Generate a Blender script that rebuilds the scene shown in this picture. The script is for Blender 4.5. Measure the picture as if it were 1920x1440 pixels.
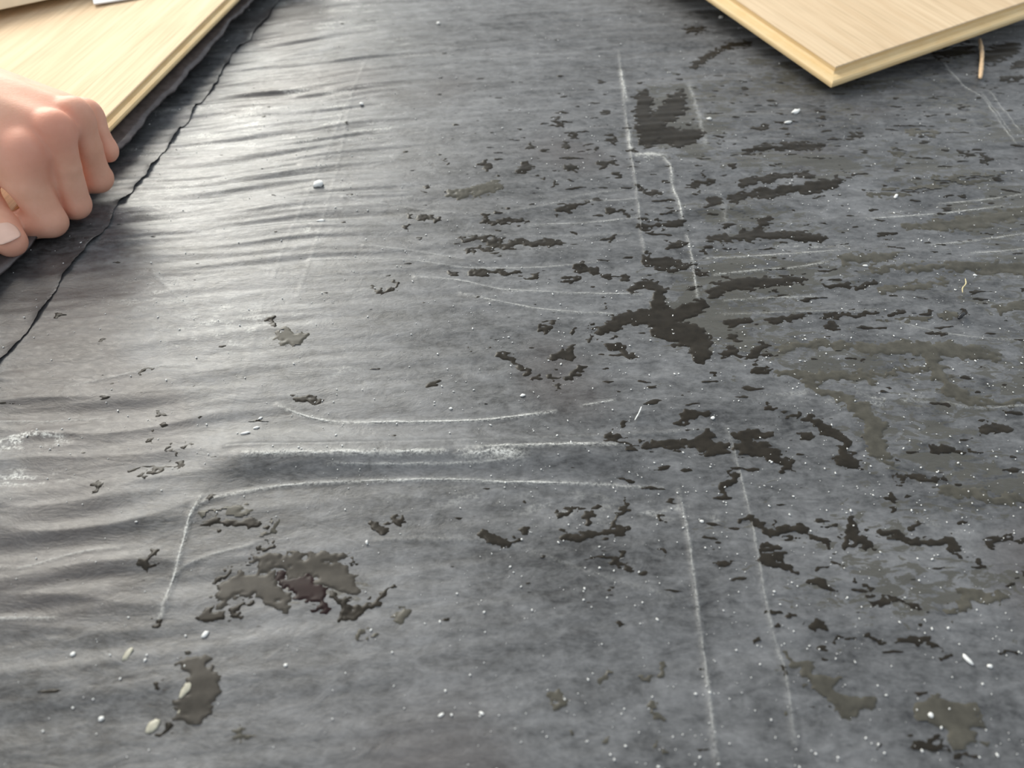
import bpy, bmesh, math, random
import numpy as np
from mathutils import Vector, Matrix

for o in list(bpy.data.objects):
    bpy.data.objects.remove(o)
S = bpy.context.scene
COL = S.collection

# ------------------------------------------------------------------ camera
PITCH, FPX, CAMH = math.radians(46.8), 1450.0, 0.30
cam = bpy.data.cameras.new('camera')
cam.sensor_fit = 'HORIZONTAL'; cam.sensor_width = 36.0; cam.lens = FPX / 1920 * 36
cam.clip_start = 0.01; cam.clip_end = 50
cam.dof.use_dof = True; cam.dof.focus_distance = 0.43; cam.dof.aperture_fstop = 8.0
cam_ob = bpy.data.objects.new('camera', cam); COL.objects.link(cam_ob)
cam_ob.location = (0, 0, CAMH); cam_ob.rotation_euler = (math.pi / 2 - PITCH, 0, 0)
S.camera = cam_ob

# ------------------------------------------------------------------ light
S.view_settings.view_transform = 'Standard'; S.view_settings.look = 'None'
S.view_settings.gamma = 1.0; S.view_settings.use_curve_mapping = False
S.view_settings.exposure = 0.08
W = bpy.data.worlds.new('room_light'); S.world = W; W.use_nodes = True
bg = W.node_tree.nodes['Background']
bg.inputs['Color'].default_value = (0.85, 0.93, 1.0, 1); bg.inputs['Strength'].default_value = 0.68

def area(name, loc, target, sx, sy, power, col):
    l = bpy.data.lights.new(name, 'AREA'); l.shape = 'RECTANGLE'; l.size = sx; l.size_y = sy
    l.energy = power; l.color = col
    o = bpy.data.objects.new(name, l); COL.objects.link(o); o.location = loc
    o.rotation_euler = (Vector(target) - Vector(loc)).to_track_quat('-Z', 'Y').to_euler()
    return o
area('window_daylight', (-1.45, 2.65, 1.30), (-0.2, 0.5, 0), 1.7, 1.4, 96, (1.0, 0.975, 0.88))
area('ceiling_lamp', (-1.6, 1.9, 2.35), (0, 0.5, 0), 1.3, 1.3, 42, (1.0, 0.93, 0.82))

# ------------------------------------------------------------------ helpers
FW = np.array([0, math.cos(PITCH), -math.sin(PITCH)]); UP = np.array([0, math.sin(PITCH), math.cos(PITCH)])
def at(px, py, z=0.0):
    """the point of the place at height z that the photograph shows at (px, py)"""
    d = FW + np.array([(px - 960) / FPX, 0, 0]) - UP * (py - 720) / FPX
    t = (z - CAMH) / d[2]
    return np.array([0, 0, CAMH]) + t * d
def pix(x, y):
    """floor points -> photograph coordinates, used to look up the traced outlines"""
    dy = y * FW[1] - CAMH * FW[2]
    up = y * UP[1] - CAMH * UP[2]
    return 960 + FPX * x / dy, 720 - FPX * up / dy
def floor_scale(px, py):
    """pixels per metre across the view at a floor point"""
    p = at(px, py); return FPX / (p[1] * FW[1] - CAMH * FW[2])

rng = np.random.RandomState(11)
_perm = rng.permutation(512); _perm = np.concatenate([_perm, _perm, _perm])
_ga = rng.uniform(0, 2 * np.pi, 512); _gx, _gy = np.cos(_ga), np.sin(_ga)
def noise(x, y, seed=0):
    x = np.asarray(x, float) + seed * 17.31; y = np.asarray(y, float) + seed * 9.77
    xi = np.floor(x).astype(np.int64); yi = np.floor(y).astype(np.int64)
    fx = x - xi; fy = y - yi
    u = fx * fx * fx * (fx * (fx * 6 - 15) + 10); v = fy * fy * fy * (fy * (fy * 6 - 15) + 10)
    def g(ix, iy, dx, dy):
        h = _perm[(_perm[(ix) & 511] + iy) & 511]
        return _gx[h] * dx + _gy[h] * dy
    a = g(xi, yi, fx, fy); b = g(xi + 1, yi, fx - 1, fy)
    c = g(xi, yi + 1, fx, fy - 1); d = g(xi + 1, yi + 1, fx - 1, fy - 1)
    return 1.5 * ((a * (1 - u) + b * u) * (1 - v) + (c * (1 - u) + d * u) * v)
def fbm(x, y, seed=0, oct=3):
    s = 0; a = 1.0; t = 0
    for k in range(oct):
        s = s + a * noise(x * 2 ** k, y * 2 ** k, seed + k * 5); t += a; a *= 0.5
    return s / t * 1.4
def sstep(a, b, x):
    t = np.clip((x - a) / (b - a), 0, 1); return t * t * (3 - 2 * t)

def smooth_line(pts, n=8):
    p = np.array(pts, float)
    if len(p) < 3: return p
    q = np.vstack([2 * p[0] - p[1], p, 2 * p[-1] - p[-2]]); out = []
    for i in range(1, len(q) - 2):
        for k in range(n):
            t = k / n
            out.append(0.5 * (2 * q[i] + (q[i + 1] - q[i - 1]) * t + (2 * q[i - 1] - 5 * q[i] + 4 * q[i + 1] - q[i + 2]) * t * t
                              + (3 * q[i] - q[i - 1] - 3 * q[i + 1] + q[i + 2]) * t ** 3))
    out.append(p[-1]); return np.array(out)
def seg_dist(X, Y, pts):
    """distance to a polyline of (x, y, r) minus the interpolated r -> largest (r - d), and the position along"""
    best = np.full(X.shape, -1e9)
    if len(pts) == 1: pts = [pts[0], (pts[0][0] + 1e-6, pts[0][1], pts[0][2])]
    for a, b in zip(pts[:-1], pts[1:]):
        dx, dy = b[0] - a[0], b[1] - a[1]; L = dx * dx + dy * dy + 1e-18
        t = np.clip(((X - a[0]) * dx + (Y - a[1]) * dy) / L, 0, 1)
        d = np.hypot(X - a[0] - t * dx, Y - a[1] - t * dy)
        best = np.maximum(best, a[2] + (b[2] - a[2]) * t - d)
    return best

def mesh_np(name, V, Fq, mat, parent=None, smooth=True, attrs=None):
    """one mesh object from numpy vertices and a face array (all quads or all triangles)"""
    V = np.asarray(V, np.float32); Fq = np.asarray(Fq, np.int32); n = Fq.shape[1]
    me = bpy.data.meshes.new(name)
    me.vertices.add(len(V)); me.vertices.foreach_set('co', V.ravel())
    me.loops.add(Fq.size); me.loops.foreach_set('vertex_index', Fq.ravel())
    me.polygons.add(len(Fq)); me.polygons.foreach_set('loop_start', np.arange(0, Fq.size, n, dtype=np.int32))
    try: me.polygons.foreach_set('loop_total', np.full(len(Fq), n, np.int32))
    except Exception: pass
    me.update(calc_edges=True)
    me.polygons.foreach_set('use_smooth', np.full(len(Fq), smooth, bool))
    for k, a in (attrs or {}).items():
        at_ = me.attributes.new(k, 'FLOAT', 'POINT'); at_.data.foreach_set('value', np.asarray(a, np.float32).ravel())
    me.materials.append(mat); me.validate()
    o = bpy.data.objects.new(name, me); COL.objects.link(o)
    if parent: o.parent = parent
    return o
def from_bm(name, bm, mat, parent=None, smooth=False):
    me = bpy.data.meshes.new(name); bmesh.ops.recalc_face_normals(bm, faces=bm.faces); bm.to_mesh(me); bm.free()
    me.polygons.foreach_set('use_smooth', np.full(len(me.polygons), smooth, bool))
    me.materials.append(mat)
    o = bpy.data.objects.new(name, me); COL.objects.link(o)
    if parent: o.parent = parent
    return o
def empty(name, M):
    o = bpy.data.objects.new(name, None); o.empty_display_size = 0.02; COL.objects.link(o); o.matrix_world = M; return o
def tag(o, label=None, cat=None, group=None, kind=None):
    if label: o['label'] = label
    if cat: o['category'] = cat
    if group: o['group'] = group
    if kind: o['kind'] = kind
    return o

# ------------------------------------------------------------------ materials
class Mat:
    def __init__(s, name):
        s.m = bpy.data.materials.new(name); s.m.use_nodes = True; s.t = s.m.node_tree
        s.b = s.t.nodes['Principled BSDF']; s.out = s.t.nodes['Material Output']
    def n(s, kind, **kw):
        nd = s.t.nodes.new(kind)
        for k, v in kw.items():
            if k in nd.inputs: nd.inputs[k].default_value = v
            else: setattr(nd, k, v)
        return nd
    def l(s, a, b): s.t.links.new(a, b)
    def math(s, op, a, b=None, clamp=False):
        nd = s.n('ShaderNodeMath', operation=op, use_clamp=clamp)
        for i, v in enumerate((a, b)):
            if v is None: continue
            if isinstance(v, (int, float)): nd.inputs[i].default_value = v
            else: s.l(v, nd.inputs[i])
        return nd.outputs[0]
    def mix(s, f, a, b):
        nd = s.n('ShaderNodeMix', data_type='RGBA')
        for i, v in ((0, f), (6, a), (7, b)):
            if isinstance(v, (int, float)): nd.inputs[i].default_value = v
            elif isinstance(v, tuple): nd.inputs[i].default_value = (*v, 1)
            else: s.l(v, nd.inputs[i])
        return nd.outputs[2]
    def rng(s, v, a, b, c=0.0, d=1.0):
        nd = s.n('ShaderNodeMapRange'); s.l(v, nd.inputs[0])
        for i, q in enumerate((a, b, c, d)): nd.inputs[i + 1].default_value = q
        return nd.outputs[0]
    def noise(s, vec, scale, detail=3, rough=0.55, dist=0.0):
        nd = s.n('ShaderNodeTexNoise', Scale=scale, Detail=detail, Roughness=rough, Distortion=dist); s.l(vec, nd.inputs['Vector']); return nd.outputs[0]
    def coord(s, scale=(1, 1, 1), rot=(0, 0, 0)):
        tc = s.n('ShaderNodeTexCoord'); mp = s.n('ShaderNodeMapping'); s.l(tc.outputs['Object'], mp.inputs[0])
        mp.inputs['Scale'].default_value = scale; mp.inputs['Rotation'].default_value = rot; return mp.outputs[0]
    def attr(s, name): return s.n('ShaderNodeAttribute', attribute_name=name).outputs['Fac']
    def set(s, **kw):
        for k, v in kw.items():
            k = k.replace('_', ' ')
            if isinstance(v, (int, float)): s.b.inputs[k].default_value = v
            elif isinstance(v, tuple): s.b.inputs[k].default_value = (*v, 1) if len(v) == 3 and s.b.inputs[k].type == 'RGBA' else v
            else: s.l(v, s.b.inputs[k])
    def bump(s, h, strength, dist):
        nd = s.n('ShaderNodeBump', Strength=strength, Distance=dist); s.l(h, nd.inputs['Height']); s.l(nd.outputs[0], s.b.inputs['Normal'])

def make_sheet_mat():
    m = Mat('dusty_black_plastic'); v = m.coord(); vs = m.coord((1, 2.3, 1)); vd = m.coord((1, 2.2, 1))
    dust = m.attr('dust'); scuff = m.attr('scuff'); tint = m.attr('tint'); damp = m.attr('damp')
    n1 = m.noise(vs, 48, 6, 0.68, 0.8); n2 = m.noise(v, 420, 3, 0.6); n3 = m.noise(vs, 200, 4, 0.65, 0.5); n4 = m.noise(vd, 75, 5, 0.62, 1.0)
    d = m.math('ADD', dust, m.math('MULTIPLY', m.math('SUBTRACT', n1, 0.5), 1.25))
    d = m.math('ADD', d, m.math('MULTIPLY', m.math('SUBTRACT', n3, 0.5), 0.75))
    d = m.math('ADD', d, m.math('MULTIPLY', m.math('SUBTRACT', n2, 0.5), 0.40), clamp=True)
    n5 = m.noise(v, 95, 6, 0.7, 0.6)
    d = m.math('ADD', d, m.math('MULTIPLY', m.math('SUBTRACT', n5, 0.5), 0.9), clamp=True)
    c = m.mix(d, (0.024, 0.024, 0.025), (0.198, 0.201, 0.209))
    c = m.mix(m.math('MULTIPLY', tint, 0.6), c, (0.060, 0.049, 0.047))
    # damp film: dust washed away, with a sharp wandering edge
    dm = m.math('ADD', damp, m.math('MULTIPLY', m.math('SUBTRACT', n4, 0.5), 1.3))
    dm = m.math('ADD', dm, m.math('MULTIPLY', m.math('SUBTRACT', n3, 0.5), 0.45))
    dk = m.rng(dm, 0.47, 0.53); dk.node.clamp = True
    c = m.mix(m.math('MULTIPLY', dk, 0.85), c, (0.070, 0.066, 0.054))
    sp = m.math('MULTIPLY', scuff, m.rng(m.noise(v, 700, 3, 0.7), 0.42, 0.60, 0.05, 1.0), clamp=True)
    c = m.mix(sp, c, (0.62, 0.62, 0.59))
    r = m.math('SUBTRACT', m.rng(n3, 0.3, 0.7, 0.36, 0.50), m.math('MULTIPLY', dk, 0.12))
    m.set(Base_Color=c, Roughness=r, Specular_IOR_Level=0.5)
    m.bump(m.math('ADD', n1, m.math('MULTIPLY', n3, 0.4)), 0.4, 0.0010)
    return m.m
SHEET = make_sheet_mat()

def make_water(name, col, rough, spec):
    m = Mat(name); v = m.coord()
    n = m.noise(v, 160, 3, 0.6)
    m.set(Base_Color=m.mix(m.rng(n, 0.3, 0.7), tuple(c * 0.75 for c in col), tuple(c * 1.25 for c in col)), Roughness=rough, IOR=1.33, Specular_IOR_Level=spec)
    return m.m
WATER = make_water('dark_water_film', (0.025, 0.021, 0.016), 0.32, 0.32)
STAIN = make_water('brown_stain_film', (0.058, 0.052, 0.044), 0.36, 0.3)
MAROON = make_water('maroon_stain_film', (0.020, 0.010, 0.010), 0.36, 0.3)
SILT = make_water('silty_water_film', (0.078, 0.073, 0.060), 0.34, 0.35)

def make_dust_mat(name, col, alpha=True):
    m = Mat(name); v = m.coord(); m.set(Base_Color=col, Roughness=0.8)
    if alpha:
        e = m.attr('edge')
        a = m.math('MULTIPLY', e, m.rng(m.noise(v, 900, 3, 0.7), 0.36, 0.58, 0.0, 1.0), clamp=True)
        m.set(Alpha=a)
    return m.m
CREASE = make_dust_mat('chalky_crease_and_highlight', (0.62, 0.62, 0.60))
GRAIN = make_dust_mat('white_dust_grain', (0.82, 0.82, 0.80), False)

def make_wood(name, a, b, c, scale=1.0):
    m = Mat(name); v = m.coord((3.0, 45, 10)); v2 = m.coord((5, 200, 30)); v3 = m.coord((9, 26, 8))
    g = m.noise(v, 1.6, 5, 0.6, 1.2); f = m.noise(v2, 2.0, 3, 0.6, 0.3); k = m.noise(v3, 1.0, 3, 0.5)
    col = m.mix(m.rng(g, 0.36, 0.64), a, b); col = m.mix(m.math('MULTIPLY', m.rng(f, 0.5, 0.7), 0.5), col, c)
    col = m.mix(m.math('MULTIPLY', m.rng(k, 0.55, 0.75), 0.35), col, c)
    m.set(Base_Color=col, Roughness=0.65, Specular_IOR_Level=0.06); m.bump(f, 0.15, 0.0004)
    return m.m
OAK = make_wood('pale_oak_decor', (0.77, 0.60, 0.41), (0.67, 0.50, 0.325), (0.46, 0.34, 0.21))
def make_core():
    m = Mat('fibreboard_core'); v = m.coord((8, 8, 120)); n = m.noise(v, 6, 4, 0.6)
    m.set(Base_Color=m.mix(m.rng(n, 0.3, 0.7), (0.72, 0.50, 0.24), (0.78, 0.60, 0.34)), Roughness=0.6); return m.m
CORE = make_core()
def simple(name, col, rough=0.6, var=0.1, sc=120):
    m = Mat(name); v = m.coord(); n = m.noise(v, sc, 3)
    m.set(Base_Color=m.mix(m.rng(n, 0.3, 0.7), tuple(c * (1 - var) for c in col), tuple(min(1, c * (1 + var)) for c in col)), Roughness=rough); return m.m
CONCRETE = simple('concrete_screed', (0.22, 0.21, 0.20), 0.9)
PAPER = simple('white_paper', (0.80, 0.83, 0.86), 0.7, 0.03)
CREAM = simple('cream_underside', (0.88, 0.82, 0.66), 0.55, 0.04)
FOAM = simple('grey_foam_film', (0.10, 0.085, 0.085), 0.35, 0.3, 200)
SPLINTER = simple('splinter_wood', (0.72, 0.50, 0.30), 0.6, 0.15, 500)
STRAW = simple('straw_fibre', (0.62, 0.53, 0.30), 0.6, 0.1, 500)
GRIT = simple('dark_grit', (0.02, 0.02, 0.022), 0.3, 0.3, 800)
GLINT_DRIP = simple('pale_glint_drip', (0.42, 0.40, 0.32), 0.35, 0.25, 300)  # pale colour standing in for wet glints around the oval stain

# ------------------------------------------------------------------ traced marks (photograph coordinates)
CR = {'A': (1100, 400, 1920 / 820), 'B': (1000, 880, 1920 / 920), 'C': (560, 0, 1920 / 720), 'D': (1280, 0, 3.0),
      'E': (200, 880, 2.4), 'F': (440, 500, 2.0), 'G': (0, 480, 2.4), 'P': (0, 0, 1.0)}
def tr(c, pts):
    x0, y0, s = CR[c]
    return [(x0 + p[0] / s, y0 + p[1] / s) + tuple(q / s for q in p[2:3]) for p in pts]

# creases: (crop, points, width px, height mm, scuff 0..1)
CREASES = [
 ('P', [(522,767),(560,783),(610,796),(660,800),(760,800),(850,799),(930,795),(1040,782)], 4.0, .7, 1.0),
 ('P', [(1090,772),(1150,760)], 3, .3, .5),
 ('P', [(372,962),(400,945),(450,934),(520,922),(600,915),(720,911),(830,909),(950,914),(1100,917),(1240,926)], 3.4, .7, .85),
 ('P', [(380,943),(362,978),(346,1035),(335,1080),(318,1130),(306,1168)], 4.5, .8, .9),
 ('P', [(333,1088),(352,1070),(400,1050),(480,1030)], 7, .5, .3),
 ('P', [(465,868),(600,866),(720,867),(835,864)], 12, .9, 1.0),  # specular highlight along the raised fold, painted as a pale band
 ('P', [(872,866),(920,866),(972,868)], 24, .5, .9),
 ('P', [(900,856),(980,853),(1160,848)], 9, .8, .75),
 ('P', [(620,884),(760,884),(880,882),(970,876)], 6, .4, .55),
 ('P', [(430,850),(640,846),(800,842),(980,836),(1130,829),(1330,815)], 7, 1.2, .18),
 ('P', [(1160,105),(1168,180),(1175,250),(1182,300),(1192,360),(1200,430),(1208,482)], 4, .9, .42),
 ('P', [(1163,140),(1168,170),(1173,198)], 8, .4, .8),
 ('P', [(1177,252),(1181,285),(1192,302)], 9, .4, .9),
 ('P', [(1190,300),(1215,300),(1243,303)], 12, .3, .7),
 ('P', [(1241,304),(1256,325),(1260,360),(1272,392),(1278,420)], 6, .7, .95),
 ('P', [(1286,445),(1297,500),(1306,565)], 3.5, .5, .6),
 ('P', [(1270,928),(1285,1000),(1295,1070),(1302,1130),(1312,1200),(1325,1300),(1342,1442)], 5.0, .9, .42),
 ('P', [(1362,812),(1385,900),(1400,960),(1415,1040),(1430,1130),(1442,1185),(1470,1280),(1485,1400)], 3.0, .6, .30),
 ('P', [(1290,165),(1301,200),(1312,240),(1322,285)], 11, .3, .35),
 ('P', [(1345,370),(1355,400),(1362,440)], 9, .3, .3),
 ('P', [(692,110),(660,190),(640,300),(615,400),(590,480),(560,565)], 4, .15, .18),
 ('P', [(655,195),(600,330),(545,450),(515,530)], 5, .15, .18),
 ('P', [(500,560),(470,680),(440,760),(400,880)], 4, .12, .10),
 ('A', [(520,215),(700,212),(900,200),(1100,185)], 8, .6, .6),
 ('A', [(560,288),(750,270),(900,262),(1050,240)], 8, .6, .75),
 ('A', [(600,402),(760,392),(880,388),(1000,386)], 9, .6, .4),
 ('A', [(600,460),(900,455),(1300,450)], 8, .7, .3),
 ('D', [(1430,1175),(1640,1155),(1780,1138),(1910,1118)], 9, .6, .6),
 ('D', [(1030,1262),(1380,1240),(1600,1215),(1790,1188)], 9, .7, .65),
 ('A', [(1500,162),(1700,140),(1920,108)], 7, .5, .5),
 ('A', [(1680,197),(1800,190),(1920,175)], 7, .5, .55),
 ('A', [(1350,500),(1600,560),(1920,585)], 9, .6, .3),
 ('A', [(1560,855),(1700,880),(1920,865)], 7, .5, .35),
 ('C', [(230,1020),(500,1058),(800,1095),(1020,1093),(1250,1050),(1450,992),(1670,965)], 16, .8, .28),
 ('C', [(330,1255),(600,1282),(830,1320)], 12, .7, .32),
 ('C', [(60,1322),(300,1318),(550,1325),(800,1357),(1000,1362),(1250,1355),(1500,1330)], 14, .8, .32),
 ('C', [(1160,1145),(1420,1140),(1690,1113)], 10, .6, .42),
 ('C', [(850,1190),(1250,1202),(1660,1188)], 12, .5, .28),
 ('C', [(1400,1030),(1550,1030),(1690,1020)], 8, .4, .3),
 ('C', [(20,850),(400,830),(900,790)], 20, .9, .15),
 ('C', [(0,500),(300,480),(700,440),(1200,430)], 22, .9, .15),
 ('F', [(680,55),(850,70),(1000,100),(1250,115),(1530,120)], 10, .8, .5),
 ('F', [(850,115),(1000,150),(1200,180),(1420,192)], 10, .8, .5),
 ('P', [(1767,127),(1787,154),(1819,181),(1842,196),(1858,221),(1900,279)], 3, .4, .5),
 ('P', [(1850,179),(1871,208),(1912,258)], 4, .3, .4),
 ('P', [(1835,183),(1860,215),(1895,262)], 2.6, .3, .3),
 ('P', [(290,520),(330,560),(370,600)], 6, .4, .35),
 ('P', [(130,735),(220,715),(300,697),(360,694)], 7, .5, .3),
 ('P', [(0,800),(90,800),(200,792)], 7, .6, .3),
 ('P', [(0,1075),(60,1072),(150,1045),(230,1035)], 8, .6, .3),
 ('P', [(0,1168),(110,1167)], 5, .4, .55),
 ('P', [(710,1022),(800,1020),(950,1028),(1100,1080),(1260,1130)], 8, .5, .22),
]
# water: name -> (material, strokes)
PUD = [
 ('puddle', 'W', 'dark water puddle with a forked upper arm right of the double crease', [('A', [(545,130,13),(640,125,19),(740,110,20),(770,60,20),(788,42,9)]), ('A', [(760,115,20),(880,115,13),(960,126,20),(1020,130,12)])]),
 ('puddle', 'W', 'arched dark puddle with ragged lower edge beside the short crease', [('A', [(545,372,20),(600,332,24),(700,328,24),(820,322,20),(935,312,16)])]),
 ('puddle', 'W', 'broad brown wet patch where the creases cross at the centre', [('A', [(500,420,26),(420,455,30),(300,470,36),(150,482,26),(50,545,16)]), ('A', [(310,520,38),(470,560,55),(500,640,38)]), ('A', [(190,352,12),(250,325,16),(320,340,20),(315,410,26)])]),
 ('puddle', 'S', 'long silty puddle curling round a grey island at the right', [('A', [(835,618,13),(900,605,11),(1050,597,12),(1150,605,16),(1250,620,19),(1400,615,27),(1560,622,29),(1700,640,27),(1790,660,12)]), ('A', [(1500,650,28),(1530,720,31),(1580,800,28),(1680,845,17),(1800,862,10),(1920,852,8)])]),
 ('puddle', 'S', 'branching olive puddle running diagonally down from the grey island', [('A', [(820,718,5),(900,728,9),(980,740,20),(1100,737,16),(1200,735,15),(1245,772,12)]), ('A', [(1240,735,9),(1400,715,8),(1480,705,9)]), ('A', [(950,765,9),(1060,817,13),(1150,845,20),(1190,890,28),(1270,950,32),(1240,1010,38),(1260,1060,42),(1300,1090,26)])]),
 ('puddle', 'W', 'round dark puddle with a thin left tail beside the shiny ridge end', [('A', [(470,1040,34),(520,1000,24),(540,1060,34),(600,1050,22)]), ('A', [(250,1040,6),(330,1035,8),(440,1035,13)])]),
 ('puddle', 'W', 'blunt dark puddle sloping right, nearest the round puddle', [('A', [(665,1005,20),(720,995,20),(800,990,10)]), ('A', [(660,1045,24),(740,1060,20),(830,1090,28),(870,1125,26),(850,1155,14)])]),
 ('puddle', 'W', 'squarish black-brown puddle between the two upper white creases', [('C', [(1720,520,36),(1720,620,40),(1740,720,44)]), ('C', [(1780,640,34),(1880,560,55),(1900,500,28)]), ('C', [(1800,700,34),(1900,720,44),(1990,700,24)])]),
 ('puddle', 'S', 'small olive puddle alone on the plain grey sheet above the curved wrinkles', [('C', [(765,992,15),(850,995,16),(920,970,24),(980,955,22)])]),
 ('puddle', 'W', 'twin-armed brown puddle below the plank corner', [('D', [(270,1140,18),(400,1125,20),(560,1100,22),(740,1085,28),(860,1050,20)]), ('D', [(320,1060,20),(450,1030,15),(650,1012,13),(720,1020,12)])]),
 ('puddle', 'S', 'long olive puddle at the right edge below the plank', [('A', [(1390,78,10),(1550,75,20),(1700,60,26),(1850,30,24),(1930,5,20)])]),
 ('puddle', 'S', 'thin winding puddle under the straw fibre at the right edge', [('A', [(1120,225,18),(1250,217,18),(1340,215,12)]), ('A', [(1240,268,10),(1500,262,13),(1800,262,20),(1930,270,30)]), ('A', [(1280,362,8),(1350,347,9),(1440,342,12),(1560,320,10)])]),
 ('puddle', 'S', 'large tapering puddle with dark scalloped rim at the bottom right', [('B', [(990,742,10),(1030,782,16),(1090,840,34),(1160,890,44),(1220,950,46),(1330,910,12)])]),
 ('puddle', 'S', 'wide pale olive puddle in the bottom right corner', [('B', [(1500,955,22),(1580,960,46),(1670,990,56),(1650,1050,46),(1745,1082,12)])]),
 ('puddle', 'S', 'wing-shaped olive puddle near the right edge, alone on grey', [('B', [(1625,578,16),(1680,525,32),(1730,495,22),(1818,540,9)])]),
 ('puddle', 'R', 'maroon-black torn patch in the middle of the lower left stain', [('E', [(800,510,18),(860,540,38),(930,565,42),(975,610,20),(970,655,7)])]),
 ('puddle', 'M', 'grey oval wet stain with pale painted glints at the lower left', [('E', [(410,910,58),(435,1000,72),(405,1095,60)])]),
 ('puddle', 'M', 'grey-brown stain film around the maroon patch', [('E', [(540,580,32),(620,530,46),(720,545,52),(790,610,32)]), ('E', [(850,470,30),(960,475,34),(1040,505,54),(1120,545,36)]), ('E', [(700,440,22),(780,430,26),(900,430,20),(1080,400,10)])]),
 ('puddle', 'W', 'jagged dark puddle stretching right below the double crease', [('B', [(810,222,13),(860,225,15),(900,262,15),(960,250,17),(1060,262,9),(1135,305,7)]), ('B', [(910,370,20),(950,380,24),(985,410,14)]), ('B', [(900,318,12),(965,320,7)])]),
 ('puddle', 'W', 'upright club-shaped puddle at the middle of the right half', [('B', [(1240,230,24),(1240,290,32),(1300,320,12)])]),
 ('puddle', 'W', 'wavy olive-black puddle with a drooping right end', [('B', [(1350,262,13),(1400,268,20),(1450,302,13),(1560,310,11),(1610,295,24),(1660,360,9)])]),
 ('puddle', 'S', 'tapering puddle running off the right edge', [('A', [(1540,1238,13),(1650,1250,23),(1760,1280,21),(1930,1285,16)])]),
 ('puddle', 'W', 'glossy black wet patch in the shade of the raised plank', [('D', [(1700,350,34),(1760,325,46),(1850,300,34)]), ('D', [(1420,330,18),(1520,315,30),(1600,290,26)])]),
]
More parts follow.
